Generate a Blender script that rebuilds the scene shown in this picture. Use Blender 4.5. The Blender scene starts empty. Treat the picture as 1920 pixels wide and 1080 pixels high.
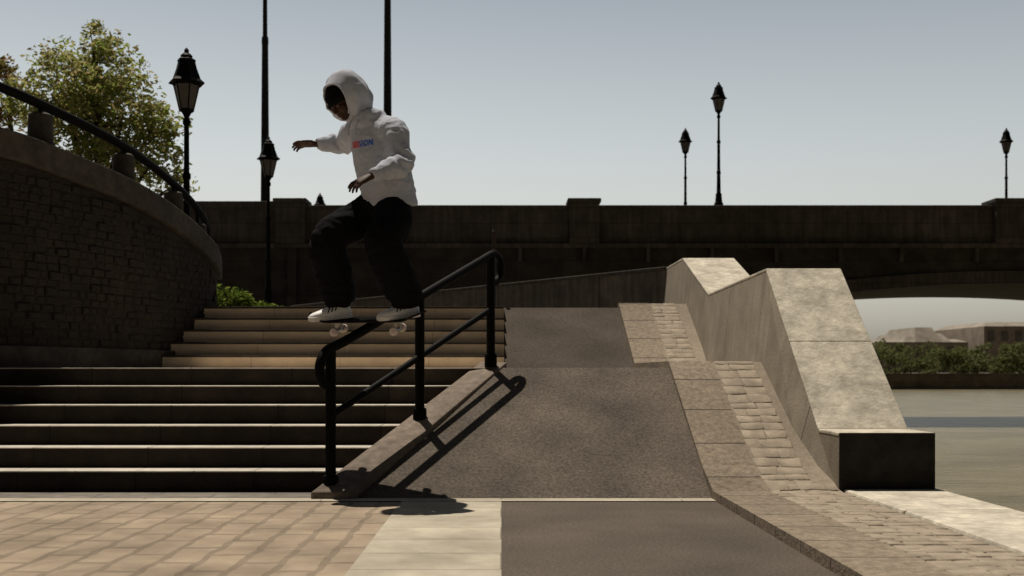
import bpy, bmesh, math, random
from mathutils import Vector, Matrix, noise
from mathutils.bvhtree import BVHTree
random.seed(7)
ZOOM = None      # (factor, centre px, centre py)
S = bpy.context.scene; COL = S.collection
R = math.radians
H = 0.86; FPX = 2000.0
def P(px, py, Y): return Vector(((px-940)*Y/FPX, Y, H+(697-py)*Y/FPX))

# ------------------------------------------------------------ materials
def mat(name, c1, c2=None, scale=6, rough=.85, bump=.15, bscale=50, stretch=(1,1,1), brick=None, spec=.25, dirt=.35, metal=0, dscale=.9, bdist=.01, streak=0, warp=0):
    m = bpy.data.materials.new(name); m.use_nodes = True
    nt = m.node_tree; N = nt.nodes; Lk = nt.links
    b = N['Principled BSDF']; b.inputs['Roughness'].default_value = rough
    b.inputs['Specular IOR Level'].default_value = spec; b.inputs['Metallic'].default_value = metal
    if c2 is None: c2 = tuple(x*.7 for x in c1)
    tc = N.new('ShaderNodeTexCoord'); mp = N.new('ShaderNodeMapping'); mp.inputs['Scale'].default_value = stretch
    Lk.new(tc.outputs['Object'], mp.inputs['Vector'])
    n = N.new('ShaderNodeTexNoise'); n.inputs['Scale'].default_value = scale; n.inputs['Detail'].default_value = 7; n.inputs['Roughness'].default_value = .62
    Lk.new(mp.outputs[0], n.inputs['Vector'])
    rp = N.new('ShaderNodeValToRGB'); rp.color_ramp.elements[0].position = .36; rp.color_ramp.elements[1].position = .66
    rp.color_ramp.elements[0].color = (*c2, 1); rp.color_ramp.elements[1].color = (*c1, 1)
    Lk.new(n.outputs['Fac'], rp.inputs['Fac']); col = rp.outputs['Color']
    def mul(col, fac_out, lo, hi, p0=.3, p1=.7):
        r2 = N.new('ShaderNodeValToRGB'); r2.color_ramp.elements[0].position = p0; r2.color_ramp.elements[1].position = p1
        r2.color_ramp.elements[0].color = (lo,lo,lo,1); r2.color_ramp.elements[1].color = (hi,hi,hi,1)
        Lk.new(fac_out, r2.inputs['Fac'])
        mx = N.new('ShaderNodeMixRGB'); mx.blend_type = 'MULTIPLY'; mx.inputs['Fac'].default_value = 1
        Lk.new(col, mx.inputs['Color1']); Lk.new(r2.outputs['Color'], mx.inputs['Color2']); return mx.outputs['Color']
    if dirt:
        d = N.new('ShaderNodeTexNoise'); d.inputs['Scale'].default_value = dscale; d.inputs['Detail'].default_value = 5
        Lk.new(tc.outputs['Object'], d.inputs['Vector']); col = mul(col, d.outputs['Fac'], 1-dirt, 1.05)
    if streak:
        sm = N.new('ShaderNodeMapping'); sm.inputs['Scale'].default_value = (7,7,.5); Lk.new(tc.outputs['Object'], sm.inputs['Vector'])
        sn = N.new('ShaderNodeTexNoise'); sn.inputs['Scale'].default_value = 1.5; sn.inputs['Detail'].default_value = 6
        Lk.new(sm.outputs[0], sn.inputs['Vector']); col = mul(col, sn.outputs['Fac'], 1-streak, 1.05, .4, .6)
    hgt = N.new('ShaderNodeTexNoise'); hgt.inputs['Scale'].default_value = bscale; hgt.inputs['Detail'].default_value = 4
    Lk.new(mp.outputs[0], hgt.inputs['Vector']); hout = hgt.outputs['Fac']
    if brick:
        bw, rh, ms, ax, mc, var = brick
        src = tc.outputs['Object']
        if warp:
            wn = N.new('ShaderNodeTexNoise'); wn.inputs['Scale'].default_value = 5; wn.inputs['Detail'].default_value = 3; Lk.new(src, wn.inputs['Vector'])
            vm = N.new('ShaderNodeVectorMath'); vm.operation = 'MULTIPLY_ADD'; vm.inputs[1].default_value = (warp,warp,warp)
            Lk.new(wn.outputs['Color'], vm.inputs[0]); Lk.new(src, vm.inputs[2]); src = vm.outputs[0]
        sp = N.new('ShaderNodeSeparateXYZ'); cb = N.new('ShaderNodeCombineXYZ'); Lk.new(src, sp.inputs[0])
        Lk.new(sp.outputs['XYZ'.index(ax[0])], cb.inputs[0]); Lk.new(sp.outputs['XYZ'.index(ax[1])], cb.inputs[1])
        bt = N.new('ShaderNodeTexBrick'); bt.inputs['Scale'].default_value = 1; bt.inputs['Brick Width'].default_value = bw
        bt.inputs['Row Height'].default_value = rh; bt.inputs['Mortar Size'].default_value = ms; bt.inputs['Mortar Smooth'].default_value = .3
        bt.inputs['Color1'].default_value = (1,1,1,1); bt.inputs['Color2'].default_value = (var,var,var,1); bt.inputs['Mortar'].default_value = (mc,mc,mc,1)
        Lk.new(cb.outputs[0], bt.inputs['Vector'])
        mx = N.new('ShaderNodeMixRGB'); mx.blend_type = 'MULTIPLY'; mx.inputs['Fac'].default_value = 1
        Lk.new(col, mx.inputs['Color1']); Lk.new(bt.outputs['Color'], mx.inputs['Color2']); col = mx.outputs['Color']
        ma = N.new('ShaderNodeMath'); ma.operation = 'MULTIPLY_ADD'; ma.inputs[1].default_value = -1.2
        Lk.new(bt.outputs['Fac'], ma.inputs[0]); Lk.new(hout, ma.inputs[2]); hout = ma.outputs[0]
    Lk.new(col, b.inputs['Base Color'])
    if bump:
        bp = N.new('ShaderNodeBump'); bp.inputs['Strength'].default_value = bump; bp.inputs['Distance'].default_value = bdist
        Lk.new(hout, bp.inputs['Height']); Lk.new(bp.outputs[0], b.inputs['Normal'])
    return m

def leaf_mat(name, cols, trans=.5):
    m = bpy.data.materials.new(name); m.use_nodes = True; nt = m.node_tree; N = nt.nodes; N.clear()
    g = N.new('ShaderNodeNewGeometry'); rp = N.new('ShaderNodeValToRGB')
    while len(rp.color_ramp.elements) < len(cols): rp.color_ramp.elements.new(.5)
    for i, c in enumerate(cols):
        rp.color_ramp.elements[i].position = i/(len(cols)-1); rp.color_ramp.elements[i].color = (*c, 1)
    nt.links.new(g.outputs['Random Per Island'], rp.inputs['Fac'])
    d = N.new('ShaderNodeBsdfDiffuse'); t = N.new('ShaderNodeBsdfTranslucent'); mx = N.new('ShaderNodeMixShader'); mx.inputs[0].default_value = trans
    o = N.new('ShaderNodeOutputMaterial')
    nt.links.new(rp.outputs[0], d.inputs[0]); nt.links.new(rp.outputs[0], t.inputs[0])
    nt.links.new(d.outputs[0], mx.inputs[1]); nt.links.new(t.outputs[0], mx.inputs[2]); nt.links.new(mx.outputs[0], o.inputs[0]); return m

M = {}
M['brickpave'] = mat('paving_setts', (.43,.345,.252), (.32,.25,.182), 4, bump=.35, bscale=40, brick=(.42,.19,.020,'YX',.66,.86), dirt=.38, dscale=1.8, warp=.07)
M['pale'] = mat('pale_stone', (.56,.51,.41), (.46,.41,.32), 7, bump=.25, bscale=70, brick=(2.4,.42,.007,'XY',.5,.84), dirt=.35, dscale=1.6)
M['asphalt'] = mat('asphalt', (.15,.126,.104), (.085,.072,.06), 60, rough=.95, bump=.6, bscale=160, dirt=.3, dscale=1.4, bdist=.006, spec=.12)
M['asphalt2'] = mat('ramp_asphalt', (.195,.165,.136), (.095,.08,.066), 48, rough=.95, bump=.8, bscale=120, dirt=.42, dscale=2.0, bdist=.006, spec=.12)
M['asphalt3'] = mat('upper_ramp_asphalt', (.115,.095,.078), (.07,.058,.048), 40, rough=.95, bump=.5, bscale=120, dirt=.35, dscale=1.6, bdist=.006, spec=.12)
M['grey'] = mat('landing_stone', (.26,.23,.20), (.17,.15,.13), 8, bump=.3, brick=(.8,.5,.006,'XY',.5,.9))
M['landing'] = mat('bounce_landing_stone', (.78,.68,.55), (.68,.59,.47), 8, bump=.3, brick=(.8,.5,.006,'XY',.7,.92), dirt=.1)  # paleness raised so the unseen landing floor bounces light onto the upper risers
M['riser'] = mat('shaded_riser', (.058,.043,.032), (.030,.023,.018), 5, bump=.25, brick=(.85,40,.006,'XZ',.4,.6), dirt=.45)  # same step stone, darkened so the colour carries the shade on the risers
M['riser_bounce'] = mat('bounce_lit_riser', (.86,.70,.52), (.72,.58,.43), 5, bump=.2, brick=(.95,40,.005,'XZ',.65,.92), dirt=.2)  # lightened base colour stands in for light bounced off the landing
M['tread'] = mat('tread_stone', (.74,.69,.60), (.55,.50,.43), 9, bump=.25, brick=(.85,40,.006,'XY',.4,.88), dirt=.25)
M['kerb'] = mat('kerb_stone', (.25,.20,.16), (.15,.12,.095), 14, bump=.5, bscale=60, dirt=.4)
M['border'] = mat('border_slabs', (.36,.295,.22), (.20,.16,.118), 26, bump=.6, bscale=80, brick=(4,.46,.008,'XY',.3,.85), dirt=.35)
M['cobble'] = mat('cobble_stone', (.39,.325,.25), (.30,.25,.19), 10, bump=.4, bscale=50, dirt=.3, dscale=7)
M['grout'] = mat('cobble_grout', (.33,.275,.21), (.26,.215,.165), 20, bump=.5)
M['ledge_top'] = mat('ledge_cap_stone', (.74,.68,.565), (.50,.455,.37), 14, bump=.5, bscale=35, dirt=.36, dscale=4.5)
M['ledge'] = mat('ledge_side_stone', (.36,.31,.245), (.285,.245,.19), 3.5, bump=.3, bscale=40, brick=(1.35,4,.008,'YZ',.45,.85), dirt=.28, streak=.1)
M['ledge_end_shaded'] = mat('ledge_end_shade', (.032,.028,.024), (.018,.016,.014), 9, bump=.5, bscale=30, dirt=.4, dscale=4)  # dark tone is the shade on the pale ledge's front, put into colour
M['parapet'] = mat('terrace_parapet_stone', (.17,.145,.115), (.10,.085,.07), 4, bump=.3, brick=(1.5,9,.01,'XZ',.45,.8), streak=.3)
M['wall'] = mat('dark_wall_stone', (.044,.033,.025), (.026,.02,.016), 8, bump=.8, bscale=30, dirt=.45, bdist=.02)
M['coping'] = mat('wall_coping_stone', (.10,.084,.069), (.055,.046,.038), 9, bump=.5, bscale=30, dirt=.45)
M['bridge'] = mat('hazy_bridge_stone', (.135,.113,.097), (.082,.071,.061), 2.5, bump=.4, bscale=12, brick=(1.1,.42,.012,'XZ',.55,.75), dirt=.4, dscale=.35, streak=.25)  # tone lifted to put distance haze into the stone colour
M['bridge_dark'] = mat('hazy_bridge_lower_stone', (.075,.064,.056), (.041,.036,.032), 2.5, bump=.4, bscale=12, brick=(1.3,.5,.012,'XZ',.55,.75), dirt=.4, dscale=.35)  # lower stone, also lightened as painted haze
M['iron'] = mat('black_iron', (.006,.006,.0055), (.004,.004,.004), 20, rough=.6, bump=.05, spec=.06, dirt=0)
M['pole'] = mat('mast_paint', (.03,.03,.029), (.02,.02,.019), 12, rough=.6, bump=.05, spec=.1, dirt=0)
M['rust'] = mat('brown_post', (.07,.05,.035), (.045,.03,.02), 20, rough=.7)
M['bark'] = mat('bark', (.09,.065,.045), (.04,.03,.02), 14, bump=.8, stretch=(1,1,.3))
M['grass'] = mat('grass_ground', (.07,.085,.03), (.04,.05,.02), 3, bump=.5)
M['earth'] = mat('ground_earth', (.16,.135,.10), (.10,.085,.06), 1.5, bump=.2)
M['bank'] = mat('bank_stone', (.18,.15,.115), (.12,.10,.078), 1, bump=.3, brick=(2.5,.6,.03,'XZ',.6,.85))
M['house'] = mat('hazy_house_wall', (.42,.36,.29), (.35,.30,.245), .5, bump=0)  # pale tone has the distance haze mixed into the wall colour
M['roof'] = mat('hazy_house_roof', (.34,.30,.25), (.28,.25,.21), .5, bump=0)  # roof colour lightened as haze too
M['window'] = mat('hazy_window', (.20,.18,.155), (.16,.145,.125), 2, rough=.4, bump=0)  # window tone paled the same way, haze in the colour
M['leaf'] = leaf_mat('tree_leaves', [(.14,.19,.035),(.24,.29,.07),(.34,.35,.11),(.38,.35,.15),(.30,.22,.11)], .6)
M['leaf_red'] = leaf_mat('reddish_leaves', [(.12,.13,.035),(.22,.20,.06),(.28,.19,.09),(.26,.14,.07)], .55)
M['leaf_shrub'] = leaf_mat('shrub_leaves', [(.05,.09,.015),(.13,.18,.03),(.20,.24,.05)], .45)
M['leaf_far'] = leaf_mat('hazy_far_leaves', [(.10,.115,.045),(.14,.15,.06),(.17,.175,.08)], .4)  # leaf tones lightened to imitate haze over the far bank
M['skin'] = mat('skin', (.070,.034,.021), (.05,.024,.015), 30, rough=.55, bump=.05, spec=.2, dirt=0)
M['hoodie'] = mat('heather_grey_fleece', (.58,.62,.72), (.46,.49,.57), 160, rough=.95, bump=.25, bscale=220, dirt=.1, dscale=5, bdist=.003, spec=.1)
M['trouser'] = mat('black_cotton', (.011,.011,.012), (.007,.007,.008), 60, rough=.95, bump=.25, bscale=150, dirt=0, spec=.05, bdist=.004)
M['cap'] = mat('black_knit', (.008,.008,.009), (.005,.005,.006), 90, rough=.95, bump=.4, bscale=180, dirt=0, spec=.1, bdist=.003)
M['shoe'] = mat('white_leather', (.88,.88,.88), (.81,.81,.81), 30, rough=.5, bump=.08, dirt=.08, dscale=9)
M['sole'] = mat('white_rubber', (.82,.81,.79), (.72,.71,.68), 30, rough=.6, bump=.05, dirt=.12, dscale=9)
M['black'] = mat('black_stripe', (.012,.012,.013), (.01,.01,.01), 20, rough=.8, bump=0, dirt=0, spec=.05)
M['grip'] = mat('grip_tape', (.008,.008,.008), (.005,.005,.005), 200, rough=1, bump=.2, bscale=300, dirt=0, spec=.02)
M['wood'] = mat('deck_wood', (.03,.02,.017), (.018,.012,.01), 12, rough=.7, bump=.05, stretch=(.3,3,3), spec=.08)
M['metal'] = mat('truck_metal', (.42,.40,.38), (.3,.29,.28), 30, rough=.35, metal=.9, bump=.05, dirt=.2)
M['wheel'] = mat('wheel_urethane', (.82,.70,.66), (.72,.60,.56), 30, rough=.5, bump=.05, dirt=.2, dscale=12)
M['red'] = mat('red_print', (.85,.025,.02), (.78,.02,.015), 60, rough=.8, bump=0, dirt=0, spec=.05)
M['blue'] = mat('blue_print', (.01,.13,.72), (.008,.11,.65), 60, rough=.8, bump=0, dirt=0, spec=.05)
M['eye'] = mat('eye_white', (.16,.15,.14), (.13,.12,.11), 20, rough=.4, bump=0, dirt=0)
# lantern glass
g = bpy.data.materials.new('lantern_glass'); g.use_nodes = True; nt = g.node_tree; bs = nt.nodes['Principled BSDF']
nz = nt.nodes.new('ShaderNodeTexNoise'); nz.inputs['Scale'].default_value = 6
rp = nt.nodes.new('ShaderNodeValToRGB'); rp.color_ramp.elements[0].color = (.13,.115,.10,1); rp.color_ramp.elements[1].color = (.22,.20,.18,1)
nt.links.new(nz.outputs[0], rp.inputs[0]); nt.links.new(rp.outputs[0], bs.inputs['Base Color']); bs.inputs['Roughness'].default_value = .45; bs.inputs['Specular IOR Level'].default_value = .2
tr = nt.nodes.new('ShaderNodeBsdfTranslucent'); tr.inputs[0].default_value = (.40,.36,.32,1); mx = nt.nodes.new('ShaderNodeMixShader'); mx.inputs[0].default_value = .45
nt.links.new(bs.outputs[0], mx.inputs[1]); nt.links.new(tr.outputs[0], mx.inputs[2]); nt.links.new(mx.outputs[0], nt.nodes['Material Output'].inputs[0]); M['glass'] = g
# water
w = bpy.data.materials.new('river_water'); w.use_nodes = True; nt = w.node_tree; bs = nt.nodes['Principled BSDF']
bs.inputs['Roughness'].default_value = .2; bs.inputs['Specular IOR Level'].default_value = .2; bs.inputs['Specular Tint'].default_value = (1,.84,.62,1)
tc = nt.nodes.new('ShaderNodeTexCoord'); mp = nt.nodes.new('ShaderNodeMapping'); mp.inputs['Scale'].default_value = (1,2.2,1)
nt.links.new(tc.outputs['Object'], mp.inputs[0])
n1 = nt.nodes.new('ShaderNodeTexNoise'); n1.inputs['Scale'].default_value = 3.2; n1.inputs['Detail'].default_value = 6; nt.links.new(mp.outputs[0], n1.inputs['Vector'])
bp = nt.nodes.new('ShaderNodeBump'); bp.inputs['Strength'].default_value = .7; bp.inputs['Distance'].default_value = .16
nt.links.new(n1.outputs[0], bp.inputs['Height']); nt.links.new(bp.outputs[0], bs.inputs['Normal'])
n2 = nt.nodes.new('ShaderNodeTexNoise'); n2.inputs['Scale'].default_value = .35; n2.inputs['Detail'].default_value = 6; nt.links.new(mp.outputs[0], n2.inputs['Vector'])
rp = nt.nodes.new('ShaderNodeValToRGB'); rp.color_ramp.elements[0].position = .35; rp.color_ramp.elements[1].position = .65
rp.color_ramp.elements[0].color = (.15,.13,.078,1); rp.color_ramp.elements[1].color = (.23,.20,.13,1)
nt.links.new(n2.outputs[0], rp.inputs[0]); nt.links.new(rp.outputs[0], bs.inputs['Base Color']); M['water'] = w

# ------------------------------------------------------------ helpers
def tag(o, label=None, cat=None, group=None, kind=None):
    if label: o['label'] = label
    if cat: o['category'] = cat
    if group: o['group'] = group
    if kind: o['kind'] = kind
    return o
def empty(name, loc, label, cat, group=None):
    o = bpy.data.objects.new(name, None); o.empty_display_size = .2; COL.objects.link(o); o.location = loc
    return tag(o, label, cat, group)
def root_loc(p):
    v = Vector((0,0,0))
    while p is not None: v += Vector(p.location); p = p.parent
    return v
def link_mesh(name, me, m, parent=None, smooth=False, bevel=0):
    o = bpy.data.objects.new(name, me); COL.objects.link(o)
    for x in (m if isinstance(m, list) else [m]): me.materials.append(x)
    if parent is not None: o.parent = parent
    if smooth:
        for p in me.polygons: p.use_smooth = True
    if bevel:
        b = o.modifiers.new('bevel', 'BEVEL'); b.width = bevel; b.segments = 2; b.limit_method = 'ANGLE'; b.angle_limit = R(35)
    return o
class MB:
    def __init__(s): s.v = []; s.f = []
    def add(s, vs, fs):
        k = len(s.v); s.v += [Vector(x) for x in vs]; s.f += [tuple(i+k for i in f) for f in fs]; return s
    def hexa(s, p):   # 4 bottom, 4 top (ccw from above)
        return s.add(p, [(3,2,1,0),(4,5,6,7),(0,1,5,4),(1,2,6,5),(2,3,7,6),(3,0,4,7)])
    def box(s, x0,x1,y0,y1,z0,z1):
        return s.hexa([(x0,y0,z0),(x1,y0,z0),(x1,y1,z0),(x0,y1,z0),(x0,y0,z1),(x1,y0,z1),(x1,y1,z1),(x0,y1,z1)])
    def rings(s, rings, cap=True):
        n = len(rings[0]); vs = [p for r in rings for p in r]; fs = []
        for i in range(len(rings)-1):
            for j in range(n):
                fs.append((i*n+j, i*n+(j+1)%n, (i+1)*n+(j+1)%n, (i+1)*n+j))
        if cap:
            fs.append(tuple(range(n-1,-1,-1))); fs.append(tuple((len(rings)-1)*n+j for j in range(n)))
        return s.add(vs, fs)
    def tube(s, pts, r, n=12, cap=True):
        pts = [Vector(p) for p in pts]; rr = r if isinstance(r, (list,tuple)) else [r]*len(pts)
        t0 = (pts[1]-pts[0]).normalized(); a = Vector((0,0,1)) if abs(t0.z) < .9 else Vector((1,0,0))
        u = (a - t0*a.dot(t0)).normalized(); out = []
        for i, p in enumerate(pts):
            t = (pts[min(i+1,len(pts)-1)]-pts[max(i-1,0)]).normalized()
            u = (u - t*u.dot(t)).normalized(); v = t.cross(u)
            out.append([p + (u*math.cos(2*math.pi*k/n) + v*math.sin(2*math.pi*k/n))*rr[i] for k in range(n)])
        return s.rings(out, cap)
    def lathe(s, prof, n=16, c=(0,0,0), rot=0):
        c = Vector(c)
        return s.rings([[c+Vector((r*math.cos(rot+2*math.pi*k/n), r*math.sin(rot+2*math.pi*k/n), z)) for k in range(n)] for r, z in prof])
    def ball(s, c, ax, n=14, m=10):   # ax: three axis vectors
        c = Vector(c); a, b, d = ax; rs = []
        for i in range(m+1):
            t = math.pi*(.02+.96*i/m); rs.append([c + d*(-math.cos(t)) + (a*math.cos(2*math.pi*k/n)+b*math.sin(2*math.pi*k/n))*math.sin(t) for k in range(n)])
        return s.rings(rs)
    def build(s, name, m, parent=None, smooth=False, bevel=0):
        off = root_loc(parent); me = bpy.data.meshes.new(name)
        me.from_pydata([v-off for v in s.v], [], s.f); me.update()
        bm = bmesh.new(); bm.from_mesh(me); bmesh.ops.recalc_face_normals(bm, faces=bm.faces); bm.to_mesh(me); bm.free()
        o = link_mesh(name, me, m, parent, smooth, bevel)
        return o
def auto_smooth(o, ang=40):
    bm = bmesh.new(); bm.from_mesh(o.data)
    for f in bm.faces: f.smooth = True
    for e in bm.edges:
        if len(e.link_faces) == 2 and e.calc_face_angle(0) > R(ang): e.smooth = False
    bm.to_mesh(o.data); bm.free(); return o
def struct(mb, name, m, bevel=0): return tag(mb.build(name, m, None, False, bevel), kind='structure')
def copy_tree(o, parent=None):
    c = o.copy(); COL.objects.link(c)
    if parent is not None: c.parent = parent
    for ch in list(o.children): copy_tree(ch, c)
    return c
def catmull(pts, per=8):
    pts = [Vector(p) for p in pts]; out = []
    for i in range(len(pts)-1):
        p0 = pts[max(i-1,0)]; p1 = pts[i]; p2 = pts[i+1]; p3 = pts[min(i+2,len(pts)-1)]
        for k in range(per):
            t = k/per; out.append(.5*((2*p1)+(-p0+p2)*t+(2*p0-5*p1+4*p2-p3)*t*t+(-p0+3*p1-3*p2+p3)*t**3))
    return out+[pts[-1]]

# ------------------------------------------------------------ the setting
struct(MB().add([(-2500,-2500,-1.6),(2500,-2500,-1.6),(2500,2500,-1.6),(-2500,2500,-1.6)], [(0,1,2,3)]), 'ground', M['earth'])
struct(MB().add([(2.9,-60,-.6),(500,-60,-.6),(500,88.5,-.6),(2.9,88.5,-.6)], [(0,1,2,3)]), 'water', M['water'])
struct(MB().box(-40,2.2,-8,12,-1.7,-.01), 'plaza_base', M['earth'])
struct(MB().add([(-40,-8,0),(-.66,-8,0),(-.66,7.05,0),(-40,7.05,0)], [(0,1,2,3)]), 'paved_plaza', M['brickpave'])
struct(MB().add([(-.66,-8,.003),(0,-8,.003),(0,7.05,.003),(-.66,7.05,.003)], [(0,1,2,3)]), 'slab_path', M['pale'])
struct(MB().add([(0,-8,0),(1.44,-8,0),(1.44,7.05,0),(0,7.05,0)], [(0,1,2,3)]), 'road', M['asphalt'])
struct(MB().add([(-40,7.05,.006),(1.44,7.05,.006),(1.44,7.2,.006),(-40,7.2,.006)], [(0,1,2,3)]), 'kerb_strip', M['pale'])
struct(MB().add([(-40,7.2,0),(-1.0,7.2,0),(.2,9,0),(-40,9,0)], [(0,1,2,3)]), 'lower_landing', M['grey'])
LZ = .89
struct(MB().box(-40,2.2,9.2,12.7,-1.7,LZ), 'middle_landing', M['landing'])
struct(MB().box(-40,.02,12.68,36,-1.7,1.63).box(.02,2.4,12.92,36,-1.7,1.63), 'upper_terrace', M['grey'])
struct(MB().box(-40,-4.9,9.8,12.9,.5,2.2), 'upper_bank', M['grass'])
struct(MB().box(-60,-4,36.2,80,-1.7,4.4), 'approach_road', M['asphalt'])
# ramps
struct(MB().hexa([(-1.06,7.2,-.3),(1.44,7.2,-.3),(1.44,9.05,-.3),(-.02,9.05,-.3),(-1.06,7.2,.002),(1.44,7.2,.002),(1.44,9.05,LZ+.004),(-.02,9.05,LZ+.004)]), 'lower_ramp', M['asphalt2'])
struct(MB().hexa([(.03,11.4,.5),(1.44,11.4,.5),(1.44,12.9,.5),(.03,12.9,.5),(.03,11.4,LZ+.004),(1.44,11.4,LZ+.004),(1.44,12.9,1.634),(.03,12.9,1.634)]), 'upper_ramp', M['asphalt3'])
struct(MB().add([(-.02,9.05,LZ+.004),(1.44,9.05,LZ+.004),(1.44,11.4,LZ+.004),(-.02,11.4,LZ+.004)], [(0,1,2,3)]), 'landing_asphalt', M['asphalt2'])
# border slabs and cobbles : list of (Y, z)
prof = [(-8,.06),(7.15,.06),(7.55,.2),(9.05,.95),(11.38,.95),(12.9,1.69),(13.0,1.69)]
def strip(x0, x1, dz, prof=prof):
    mb = MB()
    for (ya,za),(yb,zb) in zip(prof[:-1], prof[1:]):
        mb.hexa([(x0,ya,-.4),(x1,ya,-.4),(x1,yb,-.4),(x0,yb,-.4),(x0,ya,za+dz),(x1,ya,za+dz),(x1,yb,zb+dz),(x0,yb,zb+dz)])
    return mb
struct(strip(1.42,1.79,0), 'pavement_border', M['border'])
struct(strip(1.79,2.29,-.008), 'cobble_bed', M['grout'])
def zprof(y):
    for (ya,za),(yb,zb) in zip(prof[:-1], prof[1:]):
        if ya <= y <= yb: return za+(zb-za)*(y-ya)/(yb-ya)
    return prof[-1][1]
def cobbles(name, ya, yb, xa, xb, ncol):
    mb = MB(); y = ya; row = 0
    while y < yb:
        d = random.uniform(.08,.135); wv = (xb-xa)/ncol; off = (row%2)*.3*wv
        xs = [xa] + [xa+wv*(i+1)+random.uniform(-.045,.045)-off*.5 for i in range(ncol-1)] + [xb]
        for i in range(ncol):
            x0, x1 = xs[i]+.003, xs[i+1]-.003; y0, y1 = y+.003, y+d-.003
            j = lambda: random.uniform(-.011,.011)
            q = [(x0+j(),y0+j()),(x0+(x1-x0)*.5,y0+j()),(x1+j(),y0+j()),(x1+j(),y1+j()),(x0+(x1-x0)*.5,y1+j()),(x0+j(),y1+j())]
            hz = random.uniform(-.003,.002); cx = sum(a for a,_ in q)/6; cy = sum(b for _,b in q)/6
            r0 = [(a,b,zprof(b)-.05) for a,b in q]; r1 = [(a,b,zprof(b)-.005+hz) for a,b in q]
            r2 = [(cx+(a-cx)*.93, cy+(b-cy)*.9, zprof(cy+(b-cy)*.9)-.0015+hz) for a,b in q]
            mb.rings([r0,r1,r2])
        y += d; row += 1
    return tag(mb.build(name, M['cobble'], bevel=0), kind='structure')
auto_smooth(cobbles('cobbles', 3.6, 7.2, 1.80, 2.28, 4), 70)
auto_smooth(cobbles('ramp_cobbles', 7.2, 9.05, 1.80, 2.13, 2), 70)
auto_smooth(cobbles('upper_cobbles', 11.4, 12.85, 1.80, 2.1, 2), 70)
# quay cap
q = MB()
for i in range(-3,8): q.box(2.30,2.96,i*2.2+.003-.5,(i+1)*2.2-.003-.5,-1.7,.07)
struct(q, 'quay', M['ledge_top'], .02)
# river bank beyond
struct(MB().box(-200,500,88,600,-1.7,.73), 'riverbank', M['bank'])

# ------------------------------------------------------------ stairs
def stairs(name, label, x0, x1fn, y0, z0, n, rise, run, rm, tm, nose=.02, th=.016):
    root = empty(name, (x0, y0, z0), label, 'staircase')
    for k in range(n):
        ya = y0+run*k; yb = ya+run+(.12 if k == n-1 else .0); zb = z0+rise*(k+1); xr = x1fn(ya+.02); xr2 = x1fn(yb)
        st = MB().hexa([(x0,ya,z0-.02),(xr,ya,z0-.02),(xr2,yb,z0-.02),(x0,yb,z0-.02),(x0,ya,zb-th-.002),(xr,ya,zb-th-.002),(xr2,yb,zb-th-.002),(x0,yb,zb-th-.002)]).build('step', rm, root)
        MB().hexa([(x0,ya-nose,zb-th),(xr,ya-nose,zb-th),(xr2,yb-.001,zb-th),(x0,yb-.001,zb-th),(x0,ya-nose,zb),(xr,ya-nose,zb),(xr2,yb-.001,zb),(x0,yb-.001,zb)]).build('tread', tm, st, bevel=.004)
    return root
stairs('stone_staircase', 'wide lower flight of brown stone steps with shade in the dark riser colour and pale lit treads, left of the handrail', -9, lambda y: -1.2+.58*(y-7.2)+.03, 7.65, 0, 6, .149, .28, M['riser'], M['tread'], .010, .009)
M['nose_shade'] = mat('nosing_shade_line', (.08,.065,.052), (.05,.04,.033), 6, bump=.2)  # dark nosing colour stands in for the shadow lines under each tread
stairs('stone_staircase', 'short upper flight of tan stone steps with bounce light in the riser colour, beside the curved wall, behind the landing', -4.1, lambda y: .03, 11.4, LZ, 5, .148, .3, M['riser_bounce'], M['nose_shade'], .02, .022)
# sloped kerb under handrail
kr = empty('sloped_kerb', (-1.15,7.2,0), 'sloping stone kerb carrying the black handrail between the steps and the ramp', 'kerb')
A=(-1.285,7.17); B=(-1.0,7.17); C=(.05,9.12); D=(-.17,9.24)
MB().hexa([(*A,-.05),(*B,-.05),(*C,-.05),(*D,-.05),(*A,.05),(*B,.05),(*C,.945),(*D,.955)]).build('kerb_body', M['kerb'], kr, bevel=.012)

# ------------------------------------------------------------ stone ledge right of the ramp
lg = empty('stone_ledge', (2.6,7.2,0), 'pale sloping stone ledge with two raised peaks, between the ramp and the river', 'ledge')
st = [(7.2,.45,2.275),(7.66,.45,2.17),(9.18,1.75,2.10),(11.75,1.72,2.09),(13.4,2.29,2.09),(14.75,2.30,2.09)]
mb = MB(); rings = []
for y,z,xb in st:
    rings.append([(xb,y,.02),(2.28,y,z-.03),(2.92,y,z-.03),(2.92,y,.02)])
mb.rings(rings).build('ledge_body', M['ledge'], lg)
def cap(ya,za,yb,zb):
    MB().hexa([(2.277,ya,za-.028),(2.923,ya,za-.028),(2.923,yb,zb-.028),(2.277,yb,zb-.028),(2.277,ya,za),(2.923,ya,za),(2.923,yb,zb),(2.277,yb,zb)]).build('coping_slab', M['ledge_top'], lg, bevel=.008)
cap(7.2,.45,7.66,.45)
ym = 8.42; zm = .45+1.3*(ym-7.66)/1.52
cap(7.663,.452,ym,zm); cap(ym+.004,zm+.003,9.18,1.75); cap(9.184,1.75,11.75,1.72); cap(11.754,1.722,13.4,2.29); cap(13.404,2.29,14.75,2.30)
MB().box(2.278,2.922,7.178,7.198,.03,.448).build('shaded_end_face', M['ledge_end_shaded'], lg, bevel=.006)  # thin dark sheet added in place of the shade on the ledge front
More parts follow.
